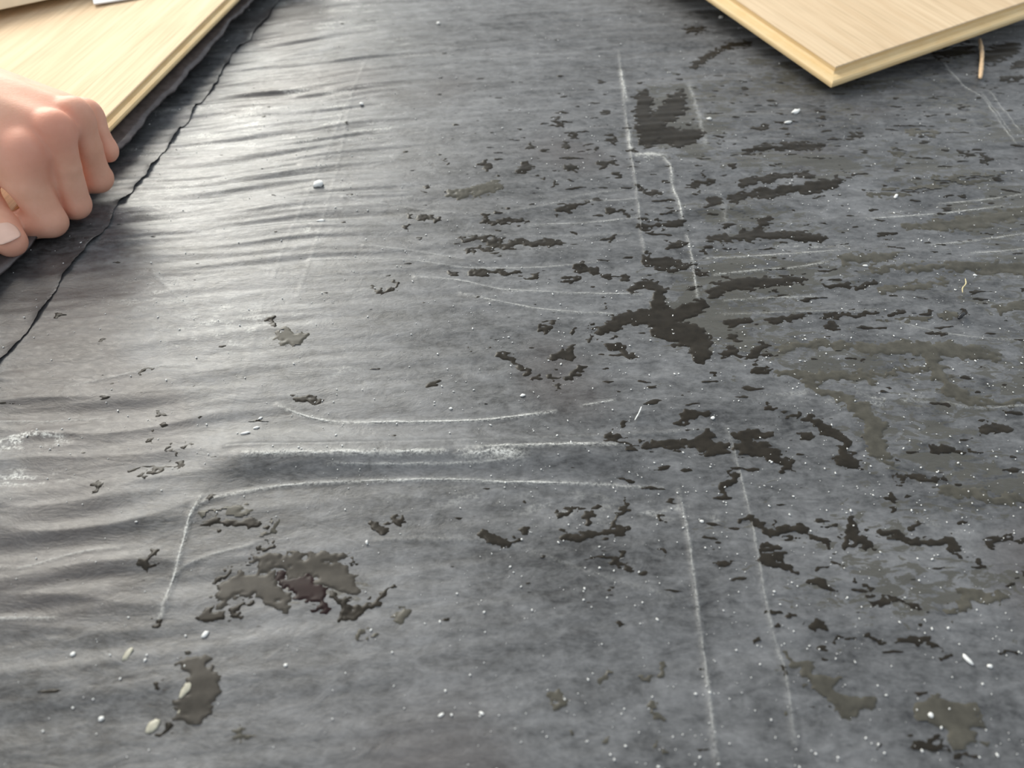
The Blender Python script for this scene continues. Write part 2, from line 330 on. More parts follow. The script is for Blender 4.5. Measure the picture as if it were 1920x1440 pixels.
SPOTS = [
 ('A',[(225,75,8),(320,72,10),(410,60,13)]),('A',[(255,222,13),(330,238,22),(390,245,16),(445,245,7)]),('A',[(480,275,6),(540,276,7)]),
 ('A',[(90,600,11),(150,610,16),(205,655,9)]),('A',[(1040,337,6),(1180,341,7),(1240,326,7)]),('A',[(1030,475,7),(1100,468,6),(1250,463,6)]),('A',[(1320,463,4),(1400,463,5)]),
 ('A',[(600,510,7),(660,495,13),(715,485,9)]),('A',[(800,492,13),(880,482,6),(940,475,6)]),('A',[(1060,508,14),(1080,522,14)]),
 ('A',[(600,637,9),(650,620,7)]),('A',[(710,642,13),(770,605,13)]),('A',[(720,650,7),(850,636,7)]),('A',[(740,710,16),(790,712,9)]),
 ('A',[(385,935,11),(440,908,16),(515,908,11)]),('A',[(975,930,13),(1050,970,16),(1110,995,11)]),('A',[(1035,990,7),(1120,1025,11),(1130,1060,16),(1100,1110,13),(1190,1130,11)]),
 ('A',[(940,1000,13),(980,1000,11)]),('A',[(770,870,10),(800,872,8)]),('A',[(920,915,9)]),('A',[(850,908,7)]),('A',[(1215,990,9),(1220,1060,9)]),('A',[(1490,1050,14),(1570,1060,15)]),
 ('A',[(1740,965,18),(1820,972,16)]),('A',[(1345,1185,5),(1430,1185,11),(1500,1182,16),(1560,1190,9)]),('A',[(600,1215,18),(640,1175,13)]),('A',[(600,1255,13)]),('A',[(1300,1268,10)]),
 ('A',[(675,1365,9),(730,1370,13),(770,1395,14)]),('A',[(830,1390,16)]),('A',[(120,1380,13),(140,1340,15),(165,1310,7)]),('A',[(10,1365,20)]),
 ('A',[(5,262,9),(40,270,13),(85,292,7)]),('A',[(140,295,7),(180,295,7)]),('A',[(110,130,13)]),('A',[(360,160,10),(410,160,12)]),('A',[(270,188,9)]),('A',[(510,188,7)]),('A',[(80,428,6)]),('A',[(450,440,7)]),
 ('A',[(1640,455,9)]),('A',[(370,430,10)]),('A',[(95,10,8),(170,15,8)]),
 ('B',[(1070,460,9),(1120,465,11),(1160,490,7)]),('B',[(1105,410,10)]),('B',[(1270,475,14),(1300,515,13)]),('B',[(1350,535,14),(1400,540,11),(1520,575,7)]),('B',[(1160,255,10)]),
 ('B',[(1650,235,11)]),('B',[(1720,390,15)]),('B',[(1765,340,9),(1780,305,11),(1840,278,7),(1920,290,7)]),('B',[(1095,635,18),(1140,640,11)]),('B',[(1190,680,9),(1245,680,8)]),('B',[(1310,690,11),(1350,690,7)]),
 ('B',[(1425,690,11),(1490,692,7),(1550,695,5)]),('B',[(1350,1090,11)]),('B',[(1470,1100,12),(1560,1087,8),(1640,1112,13),(1690,1140,12)]),
 ('B',[(125,272,7),(200,285,13),(260,265,11),(330,260,18),(310,225,13),(345,180,8)]),('B',[(210,205,18)]),('B',[(90,182,7),(160,170,7)]),('B',[(300,405,7),(335,382,13),(378,405,7)]),('B',[(360,345,10)]),('B',[(35,352,11)]),('B',[(495,345,8)]),
 ('B',[(930,580,13)]),('B',[(985,585,9)]),('B',[(865,690,13)]),('B',[(935,640,9)]),('B',[(310,605,7),(350,625,6)]),('B',[(510,213,9)]),('B',[(740,385,8)]),('B',[(1480,237,11)]),('B',[(1870,460,8),(1890,420,8)]),('B',[(1800,740,8),(1900,745,8)]),('B',[(1600,745,9)]),
 ('C',[(930,860,20)]),('C',[(1110,880,13),(1150,860,18)]),('C',[(1290,640,20)]),('C',[(1370,705,11)]),('C',[(1330,750,12)]),('C',[(1570,725,15)]),('C',[(1480,770,9)]),
 ('C',[(820,1215,7),(900,1215,11),(1000,1240,16),(1140,1238,11),(1310,1230,9)]),('C',[(840,1277,6),(980,1262,7)]),('C',[(920,1122,12),(1010,1132,7),(1120,1128,9)]),('C',[(620,1117,8),(700,1120,7)]),('C',[(550,1110,12)]),('C',[(545,1160,9)]),
 ('C',[(1300,1085,13),(1370,1060,9),(1460,1038,5)]),('C',[(1620,1085,11)]),('C',[(1405,1355,11),(1460,1370,16),(1500,1390,11)]),('C',[(1550,1395,10)]),('C',[(1630,1400,10)]),('C',[(1340,1420,8),(1390,1418,8)]),('C',[(1120,1410,8),(1190,1412,8)]),
 ('C',[(860,1385,5),(990,1385,7),(1100,1375,5)]),('C',[(770,1390,10)]),('C',[(1700,960,11),(1740,985,11),(1800,988,7)]),('C',[(1510,855,12),(1570,835,9)]),('C',[(1350,860,9),(1370,885,8)]),('C',[(1220,920,12)]),('C',[(1280,945,8)]),
 ('C',[(1160,765,12)]),('C',[(740,845,8)]),('C',[(640,965,10)]),
 ('D',[(150,1165,26),(200,1160,12)]),('D',[(30,1060,12),(180,1050,9)]),('D',[(85,1105,9)]),('D',[(345,885,12),(500,855,12),(640,850,12),(760,860,17)]),('D',[(930,800,12),(1000,790,9)]),
 ('D',[(1570,890,17)]),('D',[(1690,920,19)]),('D',[(1780,480,7),(1900,465,7)]),('D',[(1860,400,12),(1910,385,14)]),('D',[(1630,440,9)]),('D',[(1700,515,9)]),('D',[(60,400,12),(160,330,14),(240,285,12),(370,265,9)]),('D',[(270,970,11)]),('D',[(110,1008,9)]),('D',[(20,190,12),(110,190,10)]),('D',[(400,750,9),(455,745,8)]),('D',[(85,825,9)]),('D',[(200,822,8)]),
 ('E',[(448,262,7),(560,265,8),(710,260,6)]),('E',[(515,515,16),(565,490,12),(640,460,8),(720,400,9),(740,360,7)]),('E',[(460,690,14),(510,650,27),(530,610,18)]),('E',[(600,685,8),(625,630,12),(655,580,7)]),
 ('E',[(1000,585,11),(1060,600,12),(1085,640,12),(1075,690,7)]),('E',[(1100,680,7),(1180,640,8),(1250,590,10),(1265,570,7)]),('E',[(195,460,7),(215,435,16),(215,400,8)]),('E',[(250,720,8)]),('E',[(1215,265,5),(1250,290,6)]),('E',[(1280,242,4),(1330,250,5)]),
 ('E',[(1680,325,12),(1750,335,19),(1810,350,11)]),('E',[(1890,300,17)]),('E',[(1090,430,5),(1110,480,6)]),('E',[(260,1000,12)]),('E',[(270,1190,9),(330,1165,6)]),
 ('F',[(1160,250,14),(1190,240,12)]),('F',[(1270,255,10)]),('F',[(1350,245,16),(1335,285,9)]),('F',[(1200,352,7),(1250,345,22),(1260,325,9)]),('F',[(990,345,5),(1035,355,8),(1060,385,8),(1095,410,9)]),('F',[(1130,430,7)]),('F',[(1185,430,11)]),('F',[(1250,430,8),(1300,398,11)]),
 ('F',[(1400,672,13),(1430,665,14)]),('F',[(520,105,4),(560,114,4),(595,105,5),(605,80,4)]),('F',[(260,512,3),(310,517,8),(335,520,5)]),('F',[(815,40,8)]),('F',[(890,42,5),(1010,38,5)]),('F',[(1210,468,7)]),('F',[(720,457,6),(765,452,6)]),('F',[(880,318,8)]),('F',[(1500,690,8),(1580,688,6)]),
]
SPOTS += [('G',[(x,y,r)]) for x,y,r in ((715,720,8),(735,778,10),(830,870,9),(775,890,8),(690,855,7),(815,905,10),(705,815,6),(640,553,5),(880,600,5),(660,1020,9),(600,985,8),(895,880,6),(925,760,6),(955,1110,8))]
SPOTS += [('G',[(590,978,5),(700,985,6),(850,962,6)]),('G',[(430,1090,4),(470,1050,5)]),('G',[(1320,660,5),(1400,664,7)]),('G',[(1225,320,6),(1240,300,5)])]
SILTSPOTS = [('B',[(525,780,18),(480,810,11),(440,838,9)]),('B',[(270,820,18)]),('B',[(110,890,12),(80,930,19)]),('B',[(470,950,16),(480,985,12)]),('B',[(275,1085,12)]),('B',[(480,1100,13)]),('B',[(165,1055,8)]),('B',[(960,975,9)]),
 ('E',[(615,1200,22)]),('E',[(1330,670,15)]),('E',[(1165,760,22)]),('E',[(450,225,18),(600,215,16),(745,270,16),(720,335,12)]),('D',[(1180,885,22),(1220,890,14)]),('D',[(1270,770,22),(1400,785,20)]),('D',[(1040,1120,12),(1240,1110,20),(1420,1080,12)]),('D',[(1420,1055,22),(1560,1040,20),(1780,1020,16)]),
 ('A',[(1250,482,10),(1450,478,14),(1620,470,14)]),('A',[(1790,440,14),(1920,420,18)]),('F',[(190,270,30),(240,290,26)])]

# ------------------------------------------------------------------ sheet relief
def wpts(c, pts):
    return [tuple(at(p[0], p[1])[:2]) for p in tr(c, pts)]
RIDGES = []
for c, pts, w, h, sc in CREASES:
    P = smooth_line(wpts(c, pts), 5)
    mid = tr(c, pts)[len(pts) // 2]
    wm = max(0.0013, w / CR[c][2] / floor_scale(*mid[:2]) * 0.75)
    RIDGES.append((P, wm, h * 0.45e-3, sc))
FOLD_Y0, FOLD_Y1 = at(430, 866)[1], at(1250, 852)[1]
def relief(x, y, want_ridge=True):
    x = np.asarray(x, float); y = np.asarray(y, float)
    left = sstep(0.02, -0.16, x) * (0.22 * sstep(0.2, 0.3, y) + 0.78 * sstep(0.34, 0.43, y))
    # wrinkles run mostly across the view, fanning a little
    a = 0.13 + 0.30 * sstep(0.42, 0.80, y) * sstep(0.15, -0.2, x)
    s = x * np.cos(a) + y * np.sin(a); t = -x * np.sin(a) + y * np.cos(a)
    t = t + 0.010 * noise(x * 5, y * 5, 3) + 0.004 * noise(x * 13, y * 16, 4)
    w1 = noise(s * 5.0, t * 52, 1); w2 = noise(s * 8.0, t * 120, 2); w3 = noise(s * 16, t * 260, 12)
    r1 = 1 - np.abs(w1) * 2; r2 = 1 - np.abs(w2) * 2
    z = left * (0.0012 * w1 + 0.0010 * r1 + 0.0010 * w2 + 0.0003 * w3)
    z = z + (1 - 0.6 * left) * (0.0008 * noise(x * 4 + 2, y * 34, 6) + (0.0004 + 0.0004 * sstep(0.24, 0.34, y)) * noise(x * 5, y * 62 - x * 8, 7) + (0.00018 + 0.00016 * sstep(0.3, 0.4, y)) * noise(x * 9, y * 170 - x * 22, 13))
    # the left foreground crumples more steeply
    fl = sstep(-0.10, -0.20, x) * sstep(0.31, 0.27, y) * (0.35 + 0.65 * sstep(0.12, 0.18, y))
    z = z + fl * (0.0011 * (1 - np.abs(noise(x * 12 - y * 6, y * 48 - x * 4, 8)) * 2) + 0.0006 * noise(x * 20, y * 110 - x * 20, 14))
    z = z + 0.0015 * noise(x * 3.2, y * 4.5, 9)
    if want_ridge:
        for P, w, h, sc in RIDGES:
            x0, y0 = P.min(0) - 4 * w; x1, y1 = P.max(0) + 4 * w
            k = np.nonzero((x > x0) & (x < x1) & (y > y0) & (y < y1))
            if len(k[0]) == 0: continue
            d = -seg_dist(x[k], y[k], [(p[0], p[1], 0.0) for p in P])
            z[k] = z[k] + h * np.exp(-(d / w) ** 2)
        # the broad raised fold between the two curved creases
        u = np.clip((x + 0.165) / 0.26, 0, 1); yc = FOLD_Y0 + (FOLD_Y1 - FOLD_Y0) * u
        z = z + 0.0042 * sstep(0, 0.16, u) * sstep(1, 0.72, u) * np.exp(-((y - yc) / 0.0105) ** 2)
    return z + 0.004

def axis(core0, core1, step0, step1, lo, hi, grow=1.18):
    c = [core0]
    while c[-1] < core1:
        f = (c[-1] - core0) / (core1 - core0); c.append(c[-1] + step0 + (step1 - step0) * f)
    a, st = [], step0
    v = core0
    while v > lo: st *= grow; v -= st; a.append(v)
    b, st, v = [], step1, c[-1]
    while v < hi: st *= grow; v += st; b.append(v)
    return np.array(a[::-1] + c + b)
gy = axis(0.075, 0.84, 0.00070, 0.00165, -0.6, 2.0)
gx_in = axis(0.0, 0.22, 0.00078, 0.00085, -0.0001, 0.22)[1:]
gx_r = axis(0.22, 0.54, 0.00085, 0.00140, 0.2199, 1.6)
gx_p = np.unique(np.concatenate([[0.0], gx_in[gx_in > 0], gx_r[gx_r > 0.2205]])); gx_ = np.concatenate([-gx_p[:0:-1], gx_p])
GX, GY = np.meshgrid(gx_, gy)
NX, NY = len(gx_), len(gy)
GZ = relief(GX.copy(), GY.copy())
PXX, PYY = pix(GX, np.maximum(GY, 0.02))

# dust, scuffs and tint of the sheet, plus painted glare
dust = 0.47 - 0.05 * sstep(0.05, 0.3, GX) + 0.26 * fbm(GX * 9, GY * 13, 21, 4) + 0.12 * fbm(GX * 26 , GY * 70, 25, 3)
def cloud(px, py, rx, ry, a):
    global dust
    c = at(px, py); s = floor_scale(px, py); fy = abs(at(px, py - 40)[1] - at(px, py + 40)[1]) / 80
    dust = dust + a * np.exp(-((GX - c[0]) / (rx / s)) ** 2 - ((GY - c[1]) / (ry * fy)) ** 2)
for q in [(1130,1050,190,90,-.26),(650,930,380,40,-.05),(900,1250,300,180,.16),(110,650,170,120,-.2),(250,1080,150,120,-.12),(1560,640,300,120,.08),(1720,1090,260,160,.10),
          (1300,620,140,60,-.12),(760,570,300,120,.04),(1780,130,160,60,-.15),(880,180,300,120,-.04),(800,1020,160,40,-.04),(150,1230,300,260,-.22),(330,1000,140,60,-.1),(620,1330,300,150,.04),(1620,1410,150,50,.2),(430,640,160,90,.12)]:
    cloud(*q)
scuff = np.zeros_like(GX)
for P, w, h, sc in RIDGES:
    x0, y0 = P.min(0) - 4 * w; x1, y1 = P.max(0) + 4 * w
    k = np.nonzero((GX > x0) & (GX < x1) & (GY > y0) & (GY < y1))
    d = -seg_dist(GX[k], GY[k], [(p[0], p[1], 0.0) for p in P])
    scuff[k] = np.maximum(scuff[k], 0.55 * sc * np.exp(-(d / (w * 0.8)) ** 2))
# chalky scuff clouds, with specular glare painted pale at the left border
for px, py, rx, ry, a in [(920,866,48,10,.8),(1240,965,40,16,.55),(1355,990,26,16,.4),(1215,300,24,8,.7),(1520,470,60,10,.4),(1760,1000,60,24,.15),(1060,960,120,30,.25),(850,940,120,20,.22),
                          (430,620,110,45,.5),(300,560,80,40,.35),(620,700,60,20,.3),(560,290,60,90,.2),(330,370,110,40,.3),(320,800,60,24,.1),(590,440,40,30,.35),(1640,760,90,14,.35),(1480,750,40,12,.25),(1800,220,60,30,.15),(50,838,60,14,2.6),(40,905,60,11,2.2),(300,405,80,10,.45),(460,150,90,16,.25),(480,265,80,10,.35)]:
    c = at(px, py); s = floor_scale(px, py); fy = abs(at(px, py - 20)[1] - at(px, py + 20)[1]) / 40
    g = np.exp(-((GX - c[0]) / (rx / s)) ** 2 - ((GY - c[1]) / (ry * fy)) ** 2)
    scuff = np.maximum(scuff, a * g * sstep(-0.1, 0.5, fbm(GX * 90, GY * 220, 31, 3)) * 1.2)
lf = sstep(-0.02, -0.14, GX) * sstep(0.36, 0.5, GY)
scuff = np.maximum(scuff, 0.62 * lf * sstep(-0.1, 0.5, fbm(GX * 8, GY * 12, 35, 2) + 0.2) * sstep(0.12, 0.55, fbm(GX * 30 + GY * 6, GY * 150 - GX * 35, 33, 4)))  # dust flecks and painted glints along the left wrinkles
tint = sstep(0.1, 0.5, fbm(GX * 6, GY * 6, 41, 2) + 0.7 * np.exp(-((PXX - 90) / 170) ** 2 - ((PYY - 690) / 170) ** 2) + 0.4 * np.exp(-((PXX - 1600) / 120) ** 2 - ((PYY - 225) / 40) ** 2) + 0.45 * np.exp(-((PXX - 300) / 90) ** 2 - ((PYY - 800) / 60) ** 2) + 0.35 * np.exp(-((PXX - 900) / 160) ** 2 - ((PYY - 130) / 70) ** 2) - 0.25)

damp = -0.12 + 0.52 * sstep(0.0, 0.16, GX) * sstep(0.07, 0.17, GY) * sstep(0.80, 0.60, GY) + 0.30 * fbm(GX * 11, GY * 24, 45, 3)
for px, py, rx, ry, a_ in [(620,1110,190,70,.5),(1290,600,120,70,.4),(380,800,120,60,.12),(1250,240,70,60,.3),(640,990,140,30,.3),(900,200,250,60,.15),(1700,1350,200,60,.2)]:
    c = at(px, py); s_ = floor_scale(px, py); fy = abs(at(px, py - 20)[1] - at(px, py + 20)[1]) / 40
    damp = damp + a_ * np.exp(-((GX - c[0]) / (rx / s_)) ** 2 - ((GY - c[1]) / (ry * fy)) ** 2)
def grid_faces(ok):
    """quads of the grid whose four corners are ok, with compacted vertices"""
    idx = np.arange(NX * NY).reshape(NY, NX)
    q = ok[:-1, :-1] & ok[1:, :-1] & ok[:-1, 1:] & ok[1:, 1:]
    Fq = np.stack([idx[:-1, :-1][q], idx[:-1, 1:][q], idx[1:, 1:][q], idx[1:, :-1][q]], 1)
    used = np.unique(Fq); remap = np.zeros(NX * NY, np.int64); remap[used] = np.arange(len(used))
    return used, remap[Fq]

# ------------------------------------------------------------------ the setting
bm = bmesh.new(); bmesh.ops.create_grid(bm, x_segments=4, y_segments=4, size=2.2)
fl = from_bm('floor', bm, CONCRETE); fl.location = (0, 0.7, -0.004); tag(fl, 'concrete floor beneath the black plastic sheet', 'floor', kind='structure')

used, Fq = grid_faces(np.ones_like(GX, bool))
V = np.stack([GX, GY, GZ], -1).reshape(-1, 3)[used]
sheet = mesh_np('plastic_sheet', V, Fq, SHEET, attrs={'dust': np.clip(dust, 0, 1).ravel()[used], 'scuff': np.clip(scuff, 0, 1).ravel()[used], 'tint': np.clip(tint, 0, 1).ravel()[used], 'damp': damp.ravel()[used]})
tag(sheet, 'wrinkled dusty black plastic membrane covering the whole floor', 'plastic sheet')

# overlapping sheet on the left: its torn edge runs from the top down to the left border
EDGE = [(600,-90),(528,8),(505,42),(470,82),(440,110),(418,150),(398,180),(372,208),(350,240),(318,285),(288,325),(262,358),(240,385),(222,402),(206,438),(180,468),(150,500),(122,538),(80,600),(40,655),(-10,705),(-120,820)]
E = smooth_line([at(*p)[:2] for p in EDGE], 14)
dE = np.gradient(E, axis=0); dE /= np.linalg.norm(dE, axis=1)[:, None]; nE = np.stack([dE[:, 1], -dE[:, 0]], 1)
if nE[:, 0].mean() > 0: nE = -nE
jag = 0.0012 * noise(np.arange(len(E)) * 0.13, np.zeros(len(E)), 51) + 0.0005 * noise(np.arange(len(E)) * 0.6, np.zeros(len(E)), 52)
us = np.concatenate([[0, .0006, .0014, .0024, .0036, .005, .007, .0095], np.linspace(.0125, .30, 190), [.34, .4, .5, .7, 1.0]])
lift = np.clip(0.5 + 1.1 * noise(np.arange(len(E)) * 0.10, np.full(len(E), 3.3), 53), 0.12, 1.6)
nb = np.stack([np.full(len(E), -1.0), np.zeros(len(E))], 1)
wgt = sstep(0.0, 0.12, us)[None, :, None]
dirs = nE[:, None, :] * (1 - wgt) + nb[:, None, :] * wgt
LP = E[:, None, :] + nE[:, None, :] * jag[:, None, None] + dirs * us[None, :, None]
LX, LY = LP[..., 0], LP[..., 1]
LZ = relief(LX.copy(), LY.copy()) + 0.0005 + lift[:, None] * 0.0019 * np.exp(-us / 0.0035)[None, :]
ni, nj = LX.shape; ii = np.arange(ni * nj).reshape(ni, nj)
LF = np.stack([ii[:-1, :-1], ii[1:, :-1], ii[1:, 1:], ii[:-1, 1:]], -1).reshape(-1, 4)
ldust = 0.46 + 0.2 * fbm(LX * 9, LY * 13, 21, 4) + 0.12 * fbm(LX * 26, LY * 70, 25, 3)
lpx, lpy = pix(LX, np.maximum(LY, 0.02))
ldust = ldust - 0.22 * np.exp(-((lpx - 90) / 200) ** 2 - ((lpy - 600) / 160) ** 2)
lsc = np.maximum(0.42 * sstep(0.36, 0.5, LY) * sstep(0.25, 0.7, fbm(LX * 22 + LY * 6, LY * 130 - LX * 30, 33, 3)),
                 0.8 * np.exp(-us / 0.0016)[None, :] * sstep(0.0, 0.6, noise(np.arange(ni) * 0.07, np.zeros(ni), 55))[:, None])
ltint = sstep(0.1, 0.5, fbm(LX * 6, LY * 6, 41, 2) + 0.9 * np.exp(-((lpx - 90) / 190) ** 2 - ((lpy - 640) / 190) ** 2) - 0.25)
lap = mesh_np('plastic_sheet', np.stack([LX, LY, LZ], -1).reshape(-1, 3), LF, SHEET, attrs={'dust': np.clip(ldust, 0, 1), 'scuff': np.clip(lsc, 0, 1), 'tint': np.clip(ltint, 0, 1), 'damp': np.full(LX.shape, -0.6)})
tag(lap, 'overlapping black plastic sheet at the left with a ragged lifted edge', 'plastic sheet')

# ------------------------------------------------------------------ creases, each a part of the sheet
def add_crease(P, w, sc, k):
    n = max(6, int(np.linalg.norm(np.diff(P, axis=0), axis=1).sum() / 0.0008))
    L = np.concatenate([[0], np.cumsum(np.linalg.norm(np.diff(P, axis=0), axis=1))]); s = np.linspace(0, L[-1], n)
    C = np.stack([np.interp(s, L, P[:, 0]), np.interp(s, L, P[:, 1])], 1)
    d = np.gradient(C, axis=0); d /= np.linalg.norm(d, axis=1)[:, None]; nn = np.stack([-d[:, 1], d[:, 0]], 1)
    C = C + nn * (0.25 * w * noise(s * 120, np.full(n, k * 1.7), 61))[:, None]
    wv = w * 0.5 * np.clip(0.75 + 0.7 * noise(s * 160, np.full(n, k * 2.3), 62), 0.15, 1.5)
    us_ = np.linspace(-1, 1, 5)
    Q = C[:, None, :] + nn[:, None, :] * (wv[:, None] * us_[None, :])[..., None]
    Z = relief(Q[..., 0].copy(), Q[..., 1].copy()) + 0.00022 + 0.00012 * (1 - us_ ** 2)[None, :]
    fade = sstep(0, 0.12, s / L[-1]) * sstep(1, 0.88, s / L[-1]) * sstep(-0.75, 0.25, noise(s * 60, np.full(n, k * 3.1), 63))
    e = (sc * fade)[:, None] * (1 - us_ ** 2)[None, :] * 1.15
    ii = np.arange(n * 5).reshape(n, 5)
    Fq = np.stack([ii[:-1, :-1], ii[:-1, 1:], ii[1:, 1:], ii[1:, :-1]], -1).reshape(-1, 4)
    mesh_np('crease', np.concatenate([Q, Z[..., None]], -1).reshape(-1, 3), Fq, CREASE, sheet, attrs={'edge': e})
for k, (P, w, h, sc) in enumerate(RIDGES):
    if sc >= 0.3: add_crease(P, w * 1.25, sc, k)

# ------------------------------------------------------------------ water
rag = 5.0 * fbm(GX * 95, GY * 210, 71, 4) + 3.0 * fbm(GX * 300, GY * 480, 75, 2) + (2.0 + 5.0 * sstep(0.34, 0.14, GY)) * fbm(GX * 420, GY * 560, 79, 2)
WPX = PXX + (13 + 12 * sstep(0.32, 0.12, GY)) * fbm(GX * 110, GY * 180, 72, 3) + 5 * noise(GX * 330, GY * 500, 73)
WPY = PYY + (8 + 10 * sstep(0.32, 0.12, GY)) * fbm(GX * 110, GY * 180, 77, 3) + 3.5 * noise(GX * 330, GY * 500, 78)
def field(strokes):
    f = np.full(GX.shape, -60.0)
    for c, pts in strokes:
        q = tr(c, pts); xs = [p[0] for p in q]; ys = [p[1] for p in q]; r = max(p[2] for p in q) + 34
        k = np.nonzero((PXX > min(xs) - r * 1.2) & (PXX < max(xs) + r * 1.2) & (PYY > min(ys) - r) & (PYY < max(ys) + r) & (GY > 0.05))
        if len(k[0]) == 0: continue
        f[k] = np.maximum(f[k], seg_dist(WPX[k], WPY[k], q) + (4.5 if c == 'E' else 2.0))
    return f
def film(name, f, mat, thick):
    """water film: rises out of the sheet where the field is positive, so its outline is where it meets the plastic"""
    z = GZ + np.clip(f * 0.00011, -0.0005, thick)
    ok = f > -6
    # widen by a cell
    used, Fq = grid_faces(ok)
    if len(Fq) == 0: return None
    V = np.stack([GX, GY, z], -1).reshape(-1, 3)[used]
    return mesh_np(name, V, Fq, mat)
taken = np.full(GX.shape, -60.0)
for nm, mt, lab, st in PUD:
    f = field(st) + rag * 0.8
    o = film(nm, f, {'W': WATER, 'S': SILT, 'M': STAIN, 'R': MAROON}[mt], 0.00045)
    tag(o, lab, 'puddle', 'puddles on the plastic sheet'); taken = np.maximum(taken, f)
fs = field(SPOTS) + rag * 0.7
# fine spatter of droplets trapped along the wrinkles, mostly on the right
dens = sstep(700, 1300, PXX) * sstep(60, 200, PYY) * sstep(1420, 900, PYY) + 0.35 * sstep(150, 300, PYY) * sstep(640, 420, PYY) * sstep(640, 900, PXX)
dens = dens + 0.35 * sstep(720, 900, PXX) * sstep(1560, 1350, PXX) * sstep(130, 200, PYY) * sstep(460, 380, PYY)
sp = fbm(GX * 60, GY * 190, 81, 4)
fs = np.maximum(fs, (sp - 0.74 + 0.24 * np.clip(dens, 0, 1.3)) * 26)
fs = np.where(taken > -8, np.minimum(fs, -taken - 8), fs)
_o = np.argsort(E[:, 1]); XE = np.interp(GY, E[_o, 1], E[_o, 0]); fs = np.where(GX < XE + 0.003, -60, fs)
o = film('water_spots', fs, WATER, 0.0004); tag(o, 'small dark water spots scattered along the wrinkles of the sheet', 'water spots', kind='stuff')
f2 = field(SILTSPOTS) + rag * 0.7
f2 = np.where((taken > -8) | (fs > -6), -60, f2)
o = film('silty_water_spots', f2, SILT, 0.0004); tag(o, 'pale olive silty water spots drying on the grey sheet', 'water spots', kind='stuff')

# ------------------------------------------------------------------ planks
def plank(name, M, length, width, profile, top_mat, label, core=None):
    """local x = length, y = width, z = 0 at the top face; profile = (outward mm, z mm), the lip runs on the x=0 and y=0 sides"""
    root = empty(name, M); tag(root, label, 'plank', 'laminate planks')
    def ring(d, z):
        d *= 1e-3; z *= 1e-3
        return [(-d, -d, z), (length + d, -d, z), (length + d, width + d, z), (-d, width + d, z)]
    def loft(nm, prof, mat, cap_top, cap_bot):
        bm = bmesh.new(); R = [[bm.verts.new(p) for p in ring(*q)] for q in prof]
        for a, b in zip(R[:-1], R[1:]):
            for i in range(4): bm.faces.new((a[i], a[(i + 1) % 4], b[(i + 1) % 4], b[i]))
        if cap_top: bm.faces.new(R[0])
        if cap_bot: bm.faces.new(R[-1][::-1])
        return from_bm(nm, bm, mat, root)
    loft('decor_layer', [(-0.6, 0), (0, -0.45), (0, -0.9), (-1.2, -0.9)], top_mat, True, True)
    loft('core', [(-0.2, -0.75)] + profile, core or CORE, True, True)
    return root
PROF = [(-0.15, -4.0), (0.6, -4.7), (2.0, -5.2), (4.0, -5.1), (8.2, -5.6), (9.6, -6.6), (10.0, -7.8), (10.0, -9.6), (9.4, -10.2)]

a = at(1558, 165, .012); b = at(1323, 0, .0265); c = at(1920, 36, .022)
e1 = (b - a) / np.linalg.norm(b - a); e2 = c - a; e2 = e2 - e1 * (e2 @ e1); e2 /= np.linalg.norm(e2); e3 = np.cross(e2, e1)
# local x along the width edge (e2), local y along the length (e1): right handed with e3 = e2 x e1
org = a + 0.0100 * e1 + 0.0100 * e2 + 0.0100 * e3
M = Matrix(((e2[0], e1[0], e3[0], org[0]), (e2[1], e1[1], e3[1], org[1]), (e2[2], e1[2], e3[2], org[2]), (0, 0, 0, 1)))
# grain must follow the length: swap so that x is the length (mirror-free: x = e1, y = -e2 would flip the lips), so rotate the wood instead
OAK_Y = OAK.copy(); OAK_Y.name = 'pale_oak_decor_crosswise'
for nd in OAK_Y.node_tree.nodes:
    if nd.type == 'MAPPING':
        s = nd.inputs['Scale'].default_value; nd.inputs['Scale'].default_value = (s[1], s[0], s[2])
plank('laminate_plank', M, 0.30, 0.70, PROF, OAK_Y, 'pale oak laminate plank with stepped edge, its corner jutting in at the right')

# left plank: long edge facing right, gripped by the hand
pz = 0.030
p0 = at(188, 243, pz); p1 = at(432, 0, pz + 0.004)
l1 = (p1 - p0) / np.linalg.norm(p1 - p0); up = np.array([-0.02, 0, 1.0]); up -= l1 * (up @ l1); up /= np.linalg.norm(up); l2 = np.cross(up, l1)   # l2 points left
org = p0 - l1 * 0.42 + l2 * 0.005
M = Matrix(((l1[0], l2[0], up[0], org[0]), (l1[1], l2[1], up[1], org[1]), (l1[2], l2[2], up[2], org[2]), (0, 0, 0, 1)))
PROF2 = [(-0.1, -2.6), (0.3, -3.0), (2.6, -3.3), (4.4, -4.2), (5.0, -5.6), (4.4, -7.0), (1.0, -7.6), (0, -8.4), (-0.4, -10.0)]
plank('laminate_plank', M, 1.25, 0.235, PROF2, OAK, 'long pale oak laminate plank held up along its edge by the hand')

# plank lying across it at the top left, seen by its pale lower edge
q0 = at(-20, 26, 0.0375); q1 = at(112, -2, 0.0375)
m1 = (q1 - q0); m1[2] = 0; m1 /= np.linalg.norm(m1); m3 = np.array([0, 0, 1.0]); m2 = np.cross(m3, m1)
org = q0 - m1 * 0.32 + np.array([0, 0, .010]) + m2 * 0.004
M = Matrix(((m1[0], m2[0], m3[0], org[0]), (m1[1], m2[1], m3[1], org[1]), (m1[2], m2[2], m3[2], org[2]), (0, 0, 0, 1)))
plank('laminate_plank', M, 0.62, 0.19, [(0, -2), (0, -9.5), (-0.5, -10)], CREAM, 'cream plank lying across the other plank at the top left corner', CREAM)

